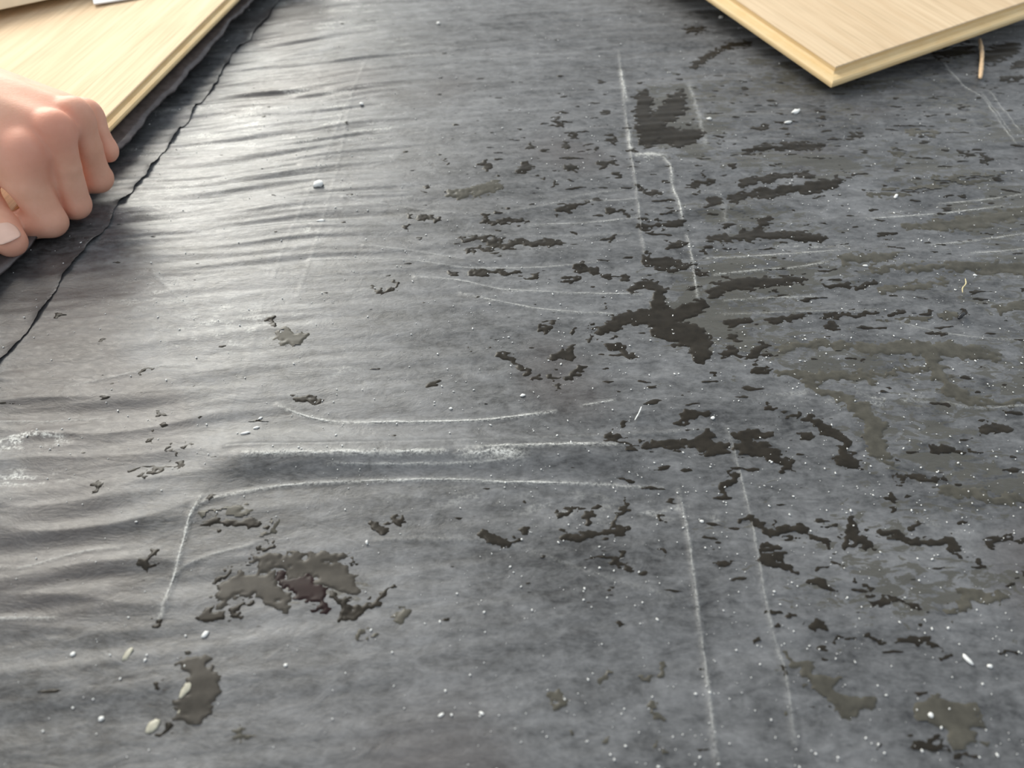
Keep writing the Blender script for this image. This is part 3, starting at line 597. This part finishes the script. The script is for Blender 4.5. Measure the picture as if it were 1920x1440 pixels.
# white paper strip on the left plank
w0 = at(176, 8, 0.0338); w1 = at(268, -6, 0.0338)
d = w1 - w0; L = np.linalg.norm(d); d /= L
bm = bmesh.new(); bmesh.ops.create_cube(bm, size=1)
for v in bm.verts: v.co = Vector((v.co.x * L, v.co.y * 0.05, v.co.z * 0.0012)) + Vector((L / 2, 0.025, 0))
bmesh.ops.bevel(bm, geom=bm.edges[:], offset=0.0003, segments=1)
o = from_bm('paper_strip', bm, PAPER); o.location = w0; o.rotation_euler = (0, 0, math.atan2(d[1], d[0]))
tag(o, 'white paper strip lying on the held plank at the top border', 'paper')

# torn foam underlay hanging out below the left plank
n = 260; sv = np.linspace(-0.30, 0.62, n)
prof = np.linspace(0, 1, 9)
rg = 0.0050 - 0.006 * sstep(0.05, 0.3, sv) + 0.0035 * noise(sv * 24, np.zeros(n), 91) + 0.0022 * np.abs(noise(sv * 80, np.zeros(n), 92))
base = p0[None, :] + l1[None, :] * sv[:, None] - up[None, :] * 0.0125
out = -l2
UV = np.zeros((n, 9, 3))
for j, t in enumerate(prof):
    UV[:, j] = base - out * (0.03 * (1 - t))[None] if False else base + out[None, :] * ((-0.03 + (0.03 + rg) * t)[:, None]) + np.array([0, 0, 1.0])[None, :] * (-0.004 * t ** 2 + 0.0014 * t * noise(sv * 45, np.full(n, t * 2), 93))[:, None]
ii = np.arange(n * 9).reshape(n, 9)
FF = np.stack([ii[:-1, :-1], ii[1:, :-1], ii[1:, 1:], ii[:-1, 1:]], -1).reshape(-1, 4)
foam = mesh_np('foam_underlay', UV.reshape(-1, 3), FF, FOAM)
md = foam.modifiers.new('thickness', 'SOLIDIFY'); md.thickness = 0.0016
tag(foam, 'ragged grey foam underlay sticking out below the held plank', 'underlay')

# ------------------------------------------------------------------ hand
def surface_nets(D, o, h):
    """closed surface of a sampled distance field, one vertex per crossed cell"""
    s = D < 0
    c = np.stack([s[i:D.shape[0] - 1 + i, j:D.shape[1] - 1 + j, k:D.shape[2] - 1 + k] for i in (0, 1) for j in (0, 1) for k in (0, 1)], 0).sum(0)
    act = (c > 0) & (c < 8); ids = -np.ones(act.shape, np.int64); A = np.argwhere(act); ids[act] = np.arange(len(A))
    acc = np.zeros((len(A), 3)); cnt = np.zeros(len(A))
    cor = [(i, j, k) for i in (0, 1) for j in (0, 1) for k in (0, 1)]
    for p in cor:
        for q in cor:
            if sum(q) - sum(p) == 1 and all(qq >= pp for pp, qq in zip(p, q)):
                a = D[A[:, 0] + p[0], A[:, 1] + p[1], A[:, 2] + p[2]]; b = D[A[:, 0] + q[0], A[:, 1] + q[1], A[:, 2] + q[2]]
                m = (a < 0) != (b < 0); t = np.where(m, a / np.where(a == b, 1, a - b), 0)
                for ax in range(3): acc[:, ax] += np.where(m, p[ax] + t * (q[ax] - p[ax]), 0)
                cnt += m
    V = (A + acc / cnt[:, None]) * h + o
    F = []
    for ax in range(3):
        u, v = [(1, 2), (2, 0), (0, 1)][ax]
        sl0 = [slice(1, -1)] * 3; sl1 = [slice(1, -1)] * 3; sl0[ax] = slice(0, -1); sl1[ax] = slice(1, None)
        cross = s[tuple(sl0)] != s[tuple(sl1)]; E_ = np.argwhere(cross)
        if len(E_) == 0: continue
        flip = s[tuple(sl0)][cross]
        base = E_.copy(); base[:, u] += 1; base[:, v] += 1
        def cell(du, dv):
            b = base.copy(); b[:, u] += du; b[:, v] += dv; return ids[b[:, 0], b[:, 1], b[:, 2]]
        q = np.stack([cell(-1, -1), cell(0, -1), cell(0, 0), cell(-1, 0)], 1)
        q = np.where(flip[:, None], q, q[:, ::-1]); F.append(q)
    return V, np.concatenate(F)

def pt(px, py, z): return at(px, py, z)
HAND = dict(
 wrist=pt(-150, 150, .085), elbow=pt(-150, 150, .085) + np.array([-0.23, 0.06, 0.05]),
 i=[pt(50, 280, .060), pt(92, 412, .0185)], m=[pt(103, 241, .067), pt(140, 382, .0185)],
 r=[pt(140, 215, .066), pt(181, 332, .0215)], p=[pt(162, 214, .056), pt(194, 281, .034)])
def build_hand():
    h = 0.0011
    lo = np.array([-0.67, 0.34, -0.002]); hi = np.array([-0.240, 0.64, 0.195])
    n = np.ceil((hi - lo) / h).astype(int)
    ax = [lo[k] + h * np.arange(n[k]) for k in range(3)]
    def cap(D, a, b, ra, rb, k=0.004):
        a = np.asarray(a, float); b = np.asarray(b, float); R = max(ra, rb) + 0.02
        mn = np.maximum(((np.minimum(a, b) - R - lo) / h).astype(int), 0); mx = np.minimum(((np.maximum(a, b) + R - lo) / h).astype(int) + 1, n)
        if (mx <= mn).any(): return
        X, Y, Z = np.meshgrid(*[ax[i][mn[i]:mx[i]] for i in range(3)], indexing='ij', sparse=True)
        d = b - a; L = d @ d
        t = np.clip(((X - a[0]) * d[0] + (Y - a[1]) * d[1] + (Z - a[2]) * d[2]) / L, 0, 1)
        q = np.sqrt((X - a[0] - t * d[0]) ** 2 + (Y - a[1] - t * d[1]) ** 2 + (Z - a[2] - t * d[2]) ** 2) - (ra + (rb - ra) * t)
        sl = tuple(slice(mn[i], mx[i]) for i in range(3)); o = D[sl]
        hh = np.clip(0.5 + 0.5 * (o - q) / k, 0, 1); D[sl] = o + (q - o) * hh - k * hh * (1 - hh)
    new = lambda: np.full(n, 0.05, np.float32)
    D = new()
    wr = HAND['wrist']
    hd = HAND['m'][0] - wr; hd /= np.linalg.norm(hd)
    side = HAND['i'][0] - HAND['p'][0]; side -= hd * (side @ hd); side /= np.linalg.norm(side)   # towards the thumb
    nrm = np.cross(hd, side); nrm *= np.sign(nrm[2])
    base = {'i': wr + side * .017 + hd * .008, 'm': wr + side * .006 + hd * .008 + nrm * .003, 'r': wr - side * .006 + hd * .008 + nrm * .002, 'p': wr - side * .017 + hd * .006 - nrm * .002}
    # forearm and back of the hand
    cap(D, HAND['elbow'] + side * .016, wr + side * .012, .034, .022, .02); cap(D, HAND['elbow'] - side * .016, wr - side * .012, .034, .021, .02)
    for f in 'imrp':
        cap(D, base[f], HAND[f][0] - nrm * .003, .0150, .0108, .009)
    for f, g in (('i', 'm'), ('m', 'r'), ('r', 'p')):
        a = (HAND[f][0] + HAND[g][0]) / 2 - nrm * .007 - hd * .008; cap(D, (base[f] + base[g]) / 2 - nrm * .006, a, .0145, .0100, .009)
    cap(D, base['i'] + side * .010 - nrm * .006, HAND['i'][0] + side * .003 - nrm * .008 - hd * .004, .015, .0105, .010)
    # fingers: proximal phalanx, sharp bend, tucked middle and end phalanges under the plank
    rad = {'i': (.0112, .0108, .0116, .0094, .0080), 'm': (.0106, .0096, .0086, .0084, .0072), 'r': (.0102, .0100, .0090, .0086, .0072), 'p': (.0090, .0088, .0076, .0072, .0062)}
    FD = []
    for f in 'imrp':
        mcp, pip = HAND[f]; r = rad[f]; B = new()
        mid = (mcp + pip) / 2 + (np.array([-.0045, -.0010, .0000]) if f == 'i' else np.array([.0014, -.0010, .0012]))
        cap(B, mcp + nrm * .001, mid, r[0], r[2], .0016); cap(B, mid, pip, r[2], r[1], .0014)
        dip = pip + np.array([-.0205, -.0035, -.002 - 0.2 * max(0, pip[2] - .02)]); dip[2] = max(dip[2], r[3] + .0046)
        tip = dip + np.array([-.019, .004, -.001]); tip[2] = max(tip[2], r[4] + .0046)
        cap(B, pip, dip, r[1], r[3], .002); cap(B, dip, tip, r[3], r[4], .002)
        FD.append(B)
    cap(D, (HAND['i'][0] + HAND['m'][0]) / 2 - nrm * .008, (HAND['i'][1] + HAND['m'][1]) / 2 + np.array([-.006, .002, .004]), .008, .006, .004)
    # neighbouring fingers press together and leave a groove between them
    FD = np.sort(np.stack(FD), axis=0)
    F1 = FD[0] + 0.0021 * np.exp(-((FD[1] - FD[0]) / 0.0030) ** 2)
    k = .0030; hh = np.clip(0.5 + 0.5 * (D - F1) / k, 0, 1); D = D + (F1 - D) * hh - k * hh * (1 - hh)
    # thumb: root at the wrist side of the palm, nail up
    t0 = wr + side * .026 + hd * .012 - nrm * .012; t1 = pt(-62, 318, .046); t2 = pt(-24, 392, .031); t3 = pt(19, 452, .0205)
    cap(D, t1 + hd * .004, HAND['i'][0] - nrm * .014 - hd * .010 + side * .006, .0095, .0095, .010)
    cap(D, t0, t1, .017, .0125, .012); cap(D, t1, t2, .0122, .0104, .003); cap(D, t2, t3, .0108, .0088, .002)
    cap(D, (t2 + t3) / 2, t3, .0106, .0092, .002)
    return surface_nets(D.astype(float), lo, h), (t2, t3), nrm

(HV, HF), (TH2, TH3), HN = build_hand()
# relax the stepped field a little
adj_a = np.concatenate([HF[:, 0], HF[:, 1], HF[:, 2], HF[:, 3]]); adj_b = np.concatenate([HF[:, 1], HF[:, 2], HF[:, 3], HF[:, 0]])
for it in range(4):
    acc = np.zeros_like(HV); cnt = np.zeros(len(HV))
    for k in range(3):
        acc[:, k] = np.bincount(adj_a, HV[adj_b, k], len(HV)) + np.bincount(adj_b, HV[adj_a, k], len(HV))
    cnt = np.bincount(adj_a, minlength=len(HV)) + np.bincount(adj_b, minlength=len(HV))
    HV = HV + (0.5 if it % 2 == 0 else -0.4) * (acc / cnt[:, None] - HV)
red = np.zeros(len(HV))
for f, s_, k in (('i', 0, 1.0), ('m', 0, 1.0), ('r', 0, .5), ('p', 0, .4), ('i', 1, .35), ('m', 1, .4), ('r', 1, .35), ('p', 1, .5)):
    red = np.maximum(red, k * np.exp(-(np.linalg.norm(HV - HAND[f][s_], axis=1) / 0.017) ** 2))
red = np.maximum(red, 0.6 * np.exp(-(np.linalg.norm(HV - TH3, axis=1) / 0.014) ** 2))
def make_skin():
    m = Mat('skin'); v = m.coord(); n = m.noise(v, 45, 4, 0.6); f = m.noise(v, 500, 3, 0.6); rd = m.attr('red')
    c = m.mix(m.rng(n, 0.35, 0.65), (0.74, 0.40, 0.275), (0.84, 0.49, 0.355)); c = m.mix(m.math('MULTIPLY', rd, 0.75), c, (0.80, 0.30, 0.215))
    m.set(Base_Color=c, Roughness=0.55, Specular_IOR_Level=0.3, Subsurface_Weight=0.14, Subsurface_Radius=(0.006, 0.0022, 0.0012), Subsurface_Scale=0.6)
    m.bump(m.math('ADD', f, m.math('MULTIPLY', n, 0.3)), 0.25, 0.0005); return m.m
SKIN = make_skin()
person = mesh_np('person', HV, HF, SKIN, attrs={'red': red})
tag(person, 'bare hand and forearm gripping the edge of the held plank', 'person')
# thumb nail, a curved plate with a rounded free edge
td = TH3 - TH2; td /= np.linalg.norm(td)
view = np.array([0, 0, CAMH]) - TH3; nv = np.array([0.15, -0.25, 1.0]); nv -= td * (nv @ td); nv /= np.linalg.norm(nv); ns = np.cross(td, nv)
nu, nw = 15, 13; NV = []
for i in range(nu):
    for j in range(nw):
        u = -1 + 2 * i / (nu - 1); w_ = -1 + 2 * j / (nw - 1)
        k = max(0, 1 - abs(u) ** 2.6) ** 0.5 ; ang = w_ * 0.78 * max(k, 0.02)
        along = 0.0005 + u * 0.0072
        R = 0.0096 + (0.0008 if u < .7 else .0010)
        NV.append(TH3 + td * along + ns * math.sin(ang) * R + nv * (math.cos(ang) * R - 0.0002 - 0.0007 * max(0, u) ** 2))
ii = np.arange(nu * nw).reshape(nu, nw); NF = np.stack([ii[:-1, :-1], ii[:-1, 1:], ii[1:, 1:], ii[1:, :-1]], -1).reshape(-1, 4)
NAIL = simple('fingernail', (0.78, 0.52, 0.42), 0.25, 0.05, 60)
nail = mesh_np('thumb_nail', np.array(NV), NF, NAIL, person)
md = nail.modifiers.new('thickness', 'SOLIDIFY'); md.thickness = 0.0005

# ------------------------------------------------------------------ debris
def relief1(x, y): return float(relief(np.array([x]), np.array([y]))[0])
def lump(name, px, py, L, Wd, ang, mat, seed, label, cat, group=None, hz=0.6, sub=2):
    """an irregular crumb: L x Wd in photograph pixels, lying on the sheet"""
    L *= 0.82; Wd *= 0.8
    if mat is GLINT_DRIP: hz = 0.22
    c = at(px, py, 0.004); s = floor_scale(px, py); r_ = np.random.RandomState(seed)
    bm = bmesh.new(); bmesh.ops.create_icosphere(bm, subdivisions=sub, radius=1)
    off = r_.uniform(0, 50, 2)
    for v in bm.verts:
        k = 1 + 0.35 * float(noise(v.co.x * 1.6 + off[0], v.co.y * 1.6 + v.co.z * 1.3 + off[1], 5))
        v.co = Vector((v.co.x * k * L / 2 / s, v.co.y * k * Wd / 2 / s, v.co.z * k * Wd / 2 / s * hz))
    o = from_bm(name, bm, mat, smooth=True)
    o.location = (c[0], c[1], relief1(c[0], c[1]) + Wd / 2 / s * hz * 0.75); o.rotation_euler = (0, 0, math.radians(ang))
    return tag(o, label, cat, group)
G = 'pale crumbs on the sheet'
CRUMBS = [
 (598,349,26,22,20,GRAIN,'largest white plaster crumb on the streaky sheet at the left'),
 (1679,370,20,7,55,GRAIN,'white seed-shaped chip below the raised plank corner'),
 (1814,1238,30,11,-60,GRAIN,'long yellowish white chip near the bottom right border'),
 (1855,1250,12,10,0,GRAIN,'rounded white crumb just right of the long chip'),
 (1745,1341,13,12,0,GRAIN,'round white bead on the pale puddle at bottom right'),
 (190,1348,13,11,10,GRAIN,'round white crumb at the bottom left, beside the oval stain'),
 (137,1227,11,10,30,GRAIN,'white crumb at the left, above the bottom left corner'),
 (240,1228,34,15,75,GLINT_DRIP,'pale teardrop standing in for a glint left of the oval stain'),
 (352,1290,60,19,70,GLINT_DRIP,'long pale drip standing in for a glint inside the oval stain'),
 (340,1333,30,13,72,GLINT_DRIP,'small drip-shaped painted glint below the long one in the oval stain'),
 (286,1362,36,24,60,GLINT_DRIP,'lumpy pale blob standing in for a glint at the lower left of the oval stain'),
 (980,742,12,9,20,GRAIN,'white crumb right of centre, above the curved white crease'),
 (845,766,8,7,0,GRAIN,'small white crumb above the middle of the curved crease'),
 (1336,785,10,9,45,GRAIN,'angular white crumb next to the puddle at the centre right'),
 (1352,33,12,9,30,GRAIN,'white crumb by the left edge of the raised plank corner'),
 (822,45,9,9,0,GRAIN,'lone white bead near the top middle'),
 (1329,227,12,9,0,GRAIN,'white crumb right of the squarish dark puddle'),
 (678,196,10,9,0,GRAIN,'white bead on the upper left tape line'),
 (602,415,20,8,5,GRAIN,'flat white flake on the left tape line'),
 (903,1338,12,7,-30,GRAIN,'oval white crumb at the bottom, left of the long crease'),
 (827,1341,14,7,35,GRAIN,'flat white flake beside a dark mark at the bottom'),
 (688,1018,6,12,10,GRAIN,'upright white crumb above the lower left stain'),
 (1622,500,12,6,0,GRAIN,'white chip on the thin winding puddle'),
 (1828,516,9,6,-20,GRAIN,'white chip just above the straw fibre'),
 (1316,978,9,7,0,GRAIN,'white crumb between the two lower white creases'),
 (487,782,10,6,40,GRAIN,'cream crumb left of the curved crease start'),
 (480,801,14,7,20,GRAIN,'cream flake below the cream crumb at the left'),
 (460,813,22,7,15,GRAIN,'longest cream flake of the three at the left'),
 (536,1249,9,8,0,GRAIN,'white crumb below the lower left stain'),
 (1491,213,26,12,40,GRAIN,'bright wet plaster lump below the plank corner'),
 (1477,232,20,8,20,GRAIN,'low pale smear of plaster beside the bright lump'),
 (385,1190,18,12,60,GRAIN,'white scab at the left foot of the lower left stain'),
]
for i, (px, py, L, Wd, ang, mt, lab) in enumerate(CRUMBS):
    lump('crumb', px, py, L, Wd, ang, mt, 100 + i, lab, 'crumb', G)

def strand(name, pts, r0, mat, label, cat, taper=0.4, sides=7, knob=0.0):
    """a rounded irregular strand through 3-D points"""
    P = np.array(pts); n = 40; L = np.linspace(0, len(P) - 1, n)
    Q = smooth_line(P, 12); C = np.stack([np.interp(np.linspace(0, 1, n), np.linspace(0, 1, len(Q)), Q[:, k]) for k in range(3)], 1)
    d = np.gradient(C, axis=0); d /= np.linalg.norm(d, axis=1)[:, None]
    u = np.cross(d, [0.3, 0.2, 1]); u /= np.linalg.norm(u, axis=1)[:, None]; w = np.cross(d, u)
    t = np.linspace(0, 1, n); rr = r0 * (1 - taper * np.abs(2 * t - 1) ** 3) * (1 + 0.25 * noise(t * 14, np.zeros(n), 97))
    rr[0] *= 0.35; rr[-1] *= 0.35
    V = np.array([[C[i] + rr[i] * (math.cos(a) * u[i] + math.sin(a) * w[i]) for a in np.linspace(0, 2 * np.pi, sides, endpoint=False)] for i in range(n)]).reshape(-1, 3)
    F = [(i * sides + j, i * sides + (j + 1) % sides, (i + 1) * sides + (j + 1) % sides, (i + 1) * sides + j) for i in range(n - 1) for j in range(sides)]
    bm = bmesh.new(); vs = [bm.verts.new(v) for v in V]
    for f in F: bm.faces.new([vs[k] for k in f])
    bm.faces.new(vs[:sides][::-1]); bm.faces.new(vs[-sides:])
    return tag(from_bm(name, bm, mat, smooth=True), label, cat)
strand('wood_splinter', [at(1837, 72, .008), at(1841, 100, .008), at(1840, 125, .0075), at(1838, 147, .0065)], .0018, SPLINTER, 'curved wooden splinter poking out from under the raised plank', 'splinter', 0.25)
strand('straw_fibre', [at(1810, 522, .0062), at(1811, 532, .0075), at(1805, 540, .007), at(1805, 549, .006)], .0004, STRAW, 'thin curled straw fibre on the sheet near the right edge', 'fibre')
strand('white_fibre', [at(1203, 762, .006), at(1199, 772, .0065), at(1196, 778, .006), at(1190, 788, .0055)], .00035, GRAIN, 'short wavy white fibre above the shiny ridge', 'fibre')
strand('grit_clump', [at(1797, 598, .006), at(1803, 591, .007), at(1808, 588, .006)], .0012, GRIT, 'black grit clump at the right beside the thin puddle', 'grit')

# fine white dust grains, past counting
def dust_grains(name, N, seed, label):
    r_ = np.random.RandomState(seed)
    ico = bmesh.new(); bmesh.ops.create_icosphere(ico, subdivisions=1, radius=1)
    iv = np.array([v.co[:] for v in ico.verts]); ico.verts.index_update(); ifc = np.array([[v.index for v in f.verts] for f in ico.faces]); ico.free()
    x = r_.uniform(-0.55, 0.55, N * 6); y = r_.uniform(0.07, 0.85, N * 6)
    px, py = pix(x, y); keep = (px > -60) & (px < 1980) & (py > -40) & (py < 1480)
    pr = 0.25 + 0.75 * sstep(500, 1300, px) * sstep(150, 420, py) + 0.6 * np.exp(-((px - 620) / 60) ** 2) * sstep(600, 300, py) + 0.5 * np.clip(fbm(x * 18, y * 18, 85, 2), 0, 1)
    pr *= np.clip((0.35 / np.maximum(y, 0.2)), 0.3, 1.2)
    keep &= r_.rand(len(x)) < pr * 0.7
    x = x[keep][:N]; y = y[keep][:N]; n = len(x)
    r = 0.00014 + 0.00034 * r_.rand(n) ** 3.0; el = r_.uniform(0.8, 1.9, n); an = r_.uniform(0, np.pi, n)
    z = relief(x.copy(), y.copy()) + r * 0.5 + 0.00015 + np.where(x < np.interp(y, E[_o, 1], E[_o, 0]), 0.0009, 0)
    L = iv[None] * r[:, None, None] * (1 + 0.25 * r_.uniform(-1, 1, (n, len(iv), 1)))
    L[..., 0] *= el[:, None]; ca, sa = np.cos(an)[:, None], np.sin(an)[:, None]
    X = L[..., 0] * ca - L[..., 1] * sa + x[:, None]; Y = L[..., 0] * sa + L[..., 1] * ca + y[:, None]; Z = L[..., 2] * 0.8 + z[:, None]
    F = (ifc[None] + (np.arange(n) * len(iv))[:, None, None]).reshape(-1, 3)
    return tag(mesh_np(name, np.stack([X, Y, Z], -1).reshape(-1, 3), F, GRAIN), label, 'dust', kind='stuff')
dust_grains('dust_grains', 4200, 5, 'fine white dust grains sprinkled over the plastic sheet')
